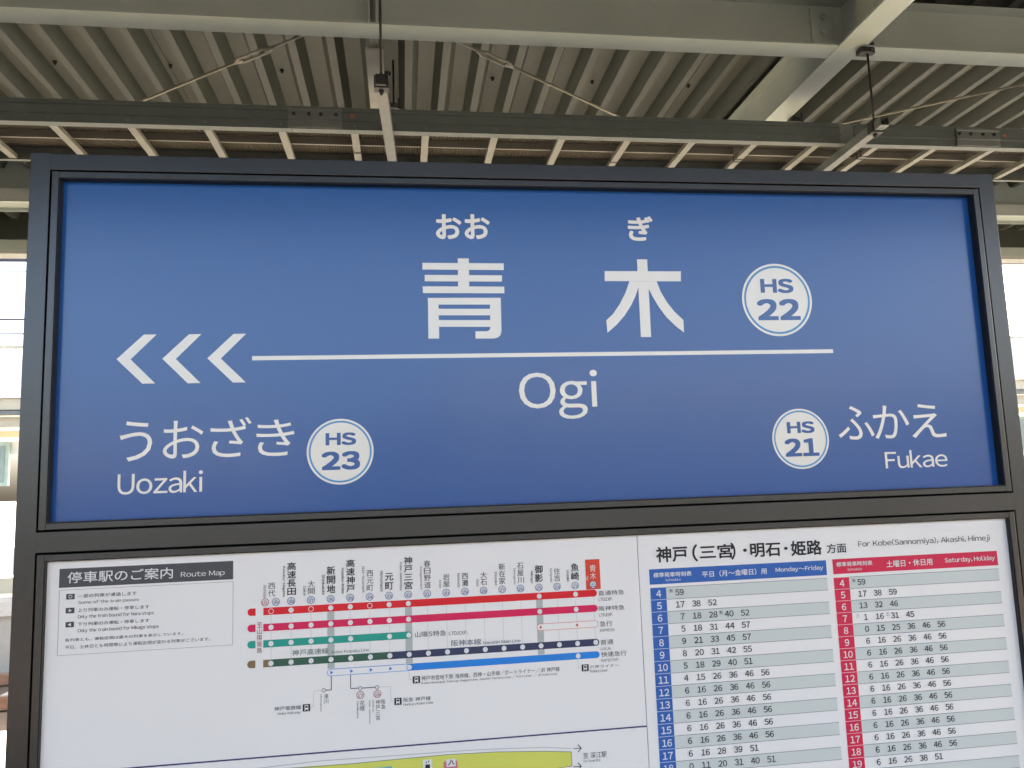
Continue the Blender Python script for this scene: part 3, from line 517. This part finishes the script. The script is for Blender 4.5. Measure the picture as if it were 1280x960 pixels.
YB = 0.018
panel = part('name_panel', blue_m, 0.0137, 1.7883, YB, 0.024, 1.5563, 2.1573)
def P(d=0.0004, base=YB): return Print(base - d)
for i, k in enumerate(KANJI):
    p = P()
    for pg in k: p.poly(pg)
    p.out('kanji', white_m, panel, 'white kanji ' + '青木'[i])
for n, (s, x0, z0, x1, z1, c, off) in NAME_TEXT:
    P().text(s, x0, z0, x1, z1, .028 if off > .02 else (.0 if off > 0 else .004)).out('lettering', white_m, panel, 'white lettering ' + s)
for a in ARROWS: P().poly(a).out('arrow', white_m, panel)
P().rect(RULE[0][0], RZ[0], RULE[1][0], RZ[1]).out('rule_line', white_m, panel)
for (cx, cz, r), A, B in ROUNDELS:
    p = P(); p.ring(cx, cz, 0.94 * r, r, 64); p.ring(cx, cz, 0, 0.885 * r, 64); rr = p.out('roundel', white_m, panel, 'white station number roundel ' + A[0] + ' ' + B[0])
    P(0.0003).ring(cx, cz, 0.884 * r, 0.941 * r, 64).out('roundel_ring', sky_ring_m, panel)
    q = P(0.0008); q.text(A[0], *A[1:5], off=.036); q.text(B[0], *B[1:5], off=.038); q.out('roundel_number', blue_m, panel)

# ---------------- posters
YP = 0.010
XS = 1.0315
route = part('route_map_poster', poster_m, 0.0137, XS - 0.0006, YP, 0.014, 1.1540, 1.4933)
stmap = part('station_map_poster', poster_m, 0.0137, XS - 0.0006, YP, 0.014, 0.7748, 1.1526)
tt = part('timetable_poster', poster_m, XS + 0.0006, 1.7883, YP, 0.014, 0.7748, 1.4933)
part('poster_seam', gap_m, XS - 0.0012, XS + 0.0012, 0.0125, 0.0148, 0.7748, 1.4933)
b = bmesh.new(); box(b, 0.0137, XS - 0.0008, 0.0094, 0.0099, 1.1523, 1.1547); obj('divider_strip', b, NVL, sign)
def Q(d): return Print(YP - d)
st = [0.3763 + 0.0334 * k for k in range(18)]
# title and legend
Q(.0003).rect(0.0338, 1.4486, 0.3130, 1.4796).out('title_bar', KB, route)
p = Q(.0003)
for a in ((0.0346, 1.3392, 0.3133, 1.3396), (0.0346, 1.4444, 0.3133, 1.4448)): p.rect(*a)
p.rect(0.0346, 1.3396, 0.0351, 1.4444); p.rect(0.3128, 1.3396, 0.3133, 1.4444); p.out('legend_border', KB, route)
p = Q(.0003); w = Q(.0006); kk = Q(.0009)
for i, (x0, z0, x1, z1) in enumerate(LEGEND_ICONS):
    p.rect(x0, z0, x1, z1); cx, cz = (x0 + x1) / 2, (z0 + z1) / 2
    if i == 0: w.ring(cx, cz, 0.0020, 0.0030, 20)
    else:
        s = 1 if i == 1 else -1; w.poly([(cx - s * .002, cz - .0026), (cx - s * .002, cz + .0026), (cx + s * .003, cz)])
p.out('legend_icon', KB, route); w.out('legend_symbol', Wt, route)
INK = {'k': K, 'w': Wt, 'n': NV, 'g': GR}
def texts(L, parent):
    for s, x0, z0, x1, z1, c, off in L: Q(.0006).text(s, x0, z0, x1, z1, off * .8 if off > .02 else off * .7).out('lettering', INK[c], parent)
texts(MAP_TEXT, route)
# interchange bars and hairlines behind the lines
for k in (3, 7, 14): Q(.0002).rect(st[k] - .0060, 1.290, st[k] + .0060, 1.386).out('interchange_bar', LG, route)
p = Q(.00015)
for k in range(18):
    if k not in (3, 7, 14): p.rect(st[k] - .0003, 1.300, st[k] + .0003, 1.386)
p.out('station_hairline', HL, route)
def band(z, x1, m, x0=0.3635, right=True, cap=None):
    p = Q(.0004).pill(x0, x1, z, .00615, left=False, right=right)
    if cap: p.pill(.3372, .3506, z, .00615, right=False)
    return p.out('service_line', m, route)
band(1.3917, .9508, RD, cap=1); band(1.3648, .9508, PK, cap=1); band(1.3378, .6158, TL, cap=1)
Q(.0004).pill(.3372, .3506, 1.3053, .00615, right=False).rect(.3635, 1.29915, .3764, 1.31145).out('service_line', BR, route)
Q(.0004).rect(.3764, 1.29915, .5766, 1.31145).out('service_line', GR, route)
Q(.0004).pill(.5766, .9508, 1.3050, .00615, left=False).out('service_line', NV, route)
Q(.0004).pill(.6095, .9502, 1.2834, .00585, left=False).out('service_line', BL, route)
Q(.0004).pill(.4697, .6160, 1.2834, .00600).out('service_line', BL, route); Q(.0006).pill(.4706, .6100, 1.2834, .0051, right=False).out('line_centre', poster_m, route)
Q(.0004).pill(.8375, .9506, 1.3373, .0061).out('service_line', OR, route); Q(.0006).pill(.8383, .9498, 1.3373, .0053).out('line_centre', poster_m, route)
p = Q(.0009)
for k in (1, 3, 4, 6, 7, 14, 16): p.ring(st[k], 1.3917, 0, .0044, 18)
for k in (0, 2, 5): p.ring(st[k], 1.3917, .0036, .0046, 20)
for k in (0, 1, 2, 3, 4, 5, 6, 7, 14, 16): p.ring(st[k], 1.3648, 0, .0044, 18)
for k in (0, 1, 2, 3, 4, 6, 7): p.ring(st[k], 1.3378, 0, .0044, 18)
for k in range(18): p.ring(st[k], 1.3051, 0, .0044, 18)
p.ring(st[16], 1.2834, 0, .0044, 18); p.ring(st[7], 1.2834, 0, .0044, 18); p.out('stop_dot', Wt, route)
Q(.00095).ring(st[7], 1.2834, .0044, .0053, 20).out('stop_ring', BL, route)
p = Q(.0009)
for k in (3, 4, 5, 6): p.poly([(st[k] - .0012, 1.2834 - .0034), (st[k] - .0012, 1.2834 + .0034), (st[k] + .0038, 1.2834)])
p.out('direction_arrow', BL, route)
p = Q(.0009)
for k in (14, 16): p.poly([(st[k] + .0022, 1.3373 - .0034), (st[k] + .0022, 1.3373 + .0034), (st[k] - .0030, 1.3373)])
p.out('direction_arrow', OR, route)
# station roundels
def sroundel(x, z, num, c, hd='HS', r=.0066):
    Q(.0006).ring(x, z, 0, r * .86, 24).out('roundel', Wt, route); Q(.0007).ring(x, z, r * .86, r, 24).out('roundel_ring', c, route)
    Q(.0010).chars(hd, x, z + r * .44, r * .30, .02).chars(num, x, z - r * .18, r * .80, .010, w=1.22).out('roundel_number', c, route)
for k in range(18): sroundel(st[k] if k else .3842, 1.4070, str(39 - k), RB)
sroundel(.3662, 1.4070, '01', RR, 'SY'); sroundel(*RED_ROUNDELS[0], '17', RR, 'HK'); sroundel(*RED_ROUNDELS[1], '16', RR, 'HK')
Q(.0003).rect(.9312, 1.3985, .9582, 1.4519).out('current_station_bar', SB, route, 'red bar marking this station')
# station names
NAMES = [('西代', 'Nishidai', 0, .021), ('高速長田', 'Kosoku-Nagata', 1, .0515), ('大開', 'Daikai', 0, .016), ('新開地', 'Shinkaichi', 1, .0338), ('高速神戸', 'Kosoku-Kobe', 1, .0437), ('西元町', 'Nishi-Motomachi', 0, .0442), ('元町', 'Motomachi', 1, .035), ('神戸三宮', 'Kobe-Sannomiya', 1, .0485), ('春日野道', 'Kasuganomichi', 0, .039), ('岩屋', 'Iwaya', 0, .0147), ('西灘', 'Nishinada', 0, .0246), ('大石', 'Oishi', 0, .0123), ('新在家', 'Shinzaike', 0, .024), ('石屋川', 'Ishiyagawa', 0, .0283), ('御影', 'Mikage', 1, .0218), ('住吉', 'Sumiyoshi', 0, .0249), ('魚崎', 'Uozaki', 1, .0204), ('青木', 'Ogi', 2, .008)]
for k, (ja, ro, bold, rh) in enumerate(NAMES):
    n = len(ja); bd = bold == 1; pit = {2: .0157, 3: .0158, 4: .0143}[n] if bd else {2: .0122, 3: .0125, 4: .0123}[n]
    if bold == 2: pit = .0135
    w = .0146 if bd else .0116; T_ = Q(.0006)
    for i, ch in enumerate(ja):
        zt = 1.4157 + pit * (n - i); g = glyphs(ch, 0); ys = [v[1] for v in g[0]]; hh = (max(ys) - min(ys)) / .93; hh = min(hh, 1) * (pit * .93); zc = zt - pit / 2
        T_.text(ch, st[k] + .0008 - w / 2, zc - hh / 2, st[k] + .0008 + w / 2, zc + hh / 2, .016 if bd else 0)
    cx = st[k] - (.0122 if bd else .0104); T_.text(ro, cx - .0025, 1.4150, cx + .0025, 1.4150 + rh, .012 if bd else 0, rot=1); T_.out('station_name', Wt if bold == 2 else K, route)
for ja, ro, A, B in VERT:
    tk = Q(.0006); n = len(ja); ph = (A[3] - A[1]) / n
    for i, ch in enumerate(ja):
        g = glyphs(ch, 0); ys = [v[1] for v in g[0]]; hh = min((max(ys) - min(ys)) / .93, 1) * ph * .92; zc = A[3] - ph * (i + .5)
        tk.text(ch, A[0], zc - hh / 2, A[2], zc + hh / 2)
    tk.text(ro, *B, rot=1).out('station_name', K, route)
p = Q(.0006); A = TO_SANYO; ph = (A[3] - A[1]) / 5
for i, ch in enumerate('至山陽姫路'): p.text(ch, A[0], A[3] - ph * (i + .92), A[2], A[3] - ph * (i + .06))
p.out('lettering', MR, route)
p = Q(.0003)
for L in THICK_LINES:
    for a, c in zip(L, L[1:]):
        x0, x1 = sorted((a[0], c[0])); z0, z1 = sorted((a[1], c[1])); d = .0007
        if x1 - x0 > z1 - z0: p.rect(x0, (z0 + z1) / 2 - d, x1 + d, (z0 + z1) / 2 + d)
        else: p.rect((x0 + x1) / 2 - d, z0 + d, (x0 + x1) / 2 + d, z1)
p.out('branch_line', NV, route)
p = Q(.0002)
for i, L in enumerate(THIN_LINES): p.line(L, .0006)
p.out('leader_line', HL if 0 else LG, route)
p = Q(.0008); q = Q(.0010)
for x, z in SMALL_CIRCLES: p.ring(x, z, .0026, .0034, 18); q.ring(x, z, 0, .0026, 18)
p.out('branch_stop_ring', K, route); q.out('branch_stop', Wt, route)
p = Q(.0003); q = Q(.0006); s_ = Q(.0009)
for x0, z0, x1, z1 in TRAIN_ICONS:
    w, h = x1 - x0, z1 - z0; p.rect(x0, z0, x1, z1); q.rect(x0 + w * .25, z0 + h * .27, x1 - w * .25, z1 - h * .13); q.poly([(x0 + w * .2, z0 + h * .1), (x0 + w * .32, z0 + h * .1), (x0 + w * .42, z0 + h * .26), (x0 + w * .3, z0 + h * .26)]); q.poly([(x1 - w * .2, z0 + h * .1), (x1 - w * .32, z0 + h * .1), (x1 - w * .42, z0 + h * .26), (x1 - w * .3, z0 + h * .26)])
    s_.rect(x0 + w * .33, z0 + h * .52, x1 - w * .33, z1 - h * .25)
p.out('train_icon', K, route); q.out('train_symbol', Wt, route); s_.out('train_window', K, route)
# station map
p = Q(.0003); pts = YELLOW_TOP + [(.8911, 1.0967), (.79, 1.090), (.30, 1.075), (.30, 1.131)]
p.poly([(x, z) for x, z in pts]); p.out('platform_area', YL, stmap)
Q(.0006).line([(.30, 1.131)] + YELLOW_TOP + [(.8911, 1.0967), (.79, 1.090)], .0008).out('area_outline', NV, stmap)
Q(.0003).line([(a, c) for a, c in GREY_CURVE], .0015).out('track_curve', HL, stmap)
p = Q(.0006)
for (x0, z0), (x1, z1) in ((MAP_ARROWS[0], MAP_ARROWS[1]), (MAP_ARROWS[2], MAP_ARROWS[3])):
    z = (z0 + z1) / 2; p.rect(x0, z - .0006, x1 - .001, z + .0006); p.poly([(x1, z), (x1 - .0062, z + .0068), (x1 - .0075, z + .0058), (x1 - .0018, z)], .0); p.poly([(x1, z - .00001), (x1 - .0018, z - .00001), (x1 - .0075, z - .0058), (x1 - .0062, z - .0068)], .0)
p.out('direction_arrow', K, stmap)
texts(STATION_MAP_TEXT, stmap)
ic = STATION_ICONS
Q(.0009).rect(*ic[1]).out('escalator_area', PKL, stmap); Q(.0012).rect(*ic[0]).out('facility_icon', Wt, stmap); Q(.0012).rect(*ic[2]).out('facility_icon', Wt, stmap); Q(.0009).rect(*ic[3]).out('facility_area', CB, stmap)
p = Q(.0014); x0, z0, x1, z1 = ic[0]; w = x1 - x0; p.rect(x0 + w * .25, z0 + .002, x1 - w * .25, z1 - .008); p.poly([(x0 + w * .3, z1 - .006), (x0 + w * .45, z1 - .006), (x0 + w * .375, z1 - .002)]); p.poly([(x0 + w * .55, z1 - .002), (x0 + w * .7, z1 - .002), (x0 + w * .625, z1 - .006)])
x0, z0, x1, z1 = ic[2]; w = x1 - x0; h = z1 - z0; p.line([(x0 + w * .15, z0 + h * .2), (x0 + w * .42, z0 + h * .45), (x0 + w * .5, z0 + h * .85)], .0016); p.line([(x0 + w * .6, z0 + h * .8), (x0 + w * .72, z0 + h * .4), (x0 + w * .88, z0 + h * .25)], .0016); p.out('facility_symbol', K, stmap)

# timetable
texts(TT_TEXT, tt)
Q(.0003).rect(1.0510, 1.4010, 1.4004, 1.4286).out('header_bar', TB, tt, 'blue weekday header bar'); Q(.0003).rect(1.4134, 1.4017, 1.7612, 1.4296).out('header_bar', TR, tt, 'red holiday header bar')
ZR = 1.3951; RP = .02186
def row_z(k): return ZR - RP * k
LT = {4: '59', 5: '17 38 52', 6: '7 18 28 40 52', 7: '5 18 31 44 57', 8: '9 21 33 45 57', 9: '8 20 31 42 55', 10: '5 18 29 40 51', 11: '4 15 26 36 46 56', 17: '6 16 28 39 51', 18: '0 11 20 31 40 51'}
RT = {4: '59', 5: '17 38 59', 6: '13 32 46', 7: '1 16 31 45', 8: '0 15 25 36 46 56', 19: '6 16 26 38 51'}
for h in range(12, 17): LT[h] = '6 16 26 36 46 56'
for h in range(9, 19): RT[h] = '6 16 26 36 46 56'
for X0c, X1c, X2c, tcol, tp, T0, m_, side in ((1.0514, 1.0815, 1.3998, LT, .0311, 1.1068, TB, 'weekday'), (1.4130, 1.4446, 1.7608, RT, .0315, 1.4690, TR, 'holiday')):
    ln = Q(.0004)
    for h in range(4, 24):
        zt, zb = row_z(h - 4), row_z(h - 3); Q(.0003).rect(X0c, zb + .0005, X1c, zt - .0002).out('hour_cell', m_, tt)
        if h % 2 == 0: Q(.0002).rect(X1c + .0003, zb, X2c, zt).out('row_band', BD, tt)
        ln.rect(X1c + .0002, zb - .00035, X2c, zb + .00035)
        if h == 4: ln.rect(X1c + .0002, zt - .00035, X2c, zt + .00035)
        zc = (zt + zb) / 2
        Q(.0006).chars(str(h), (X0c + X1c) / 2 + .0004, zc, .0125, .016).out('hour_number', Wt, tt)
        for j, mm in enumerate(tcol.get(h, '').split()):
            Q(.0006).chars(mm, T0 + tp * j + (.0033 if len(mm) == 1 else 0), zc + .0006, .0110, .013).out('departure_minute', K, tt)
    zz = row_z(0) - RP / 2
    if side == 'weekday': SM = [('新', T0 - .0158, 0), ('新', T0 + tp * 3 - .0155, 2)]
    else: SM = [('新', T0 - .0150, 0), ('三', T0 - .0135, 3), ('三', T0 + tp * 2 - .0150, 3)]
    for ch, xx, k in SM: Q(.0006).chars(ch, xx, zz - RP * k + .0038, .0068 if ch == '新' else .0055, .0).out('train_mark', K, tt)
    ln.out('row_line', NV, tt)
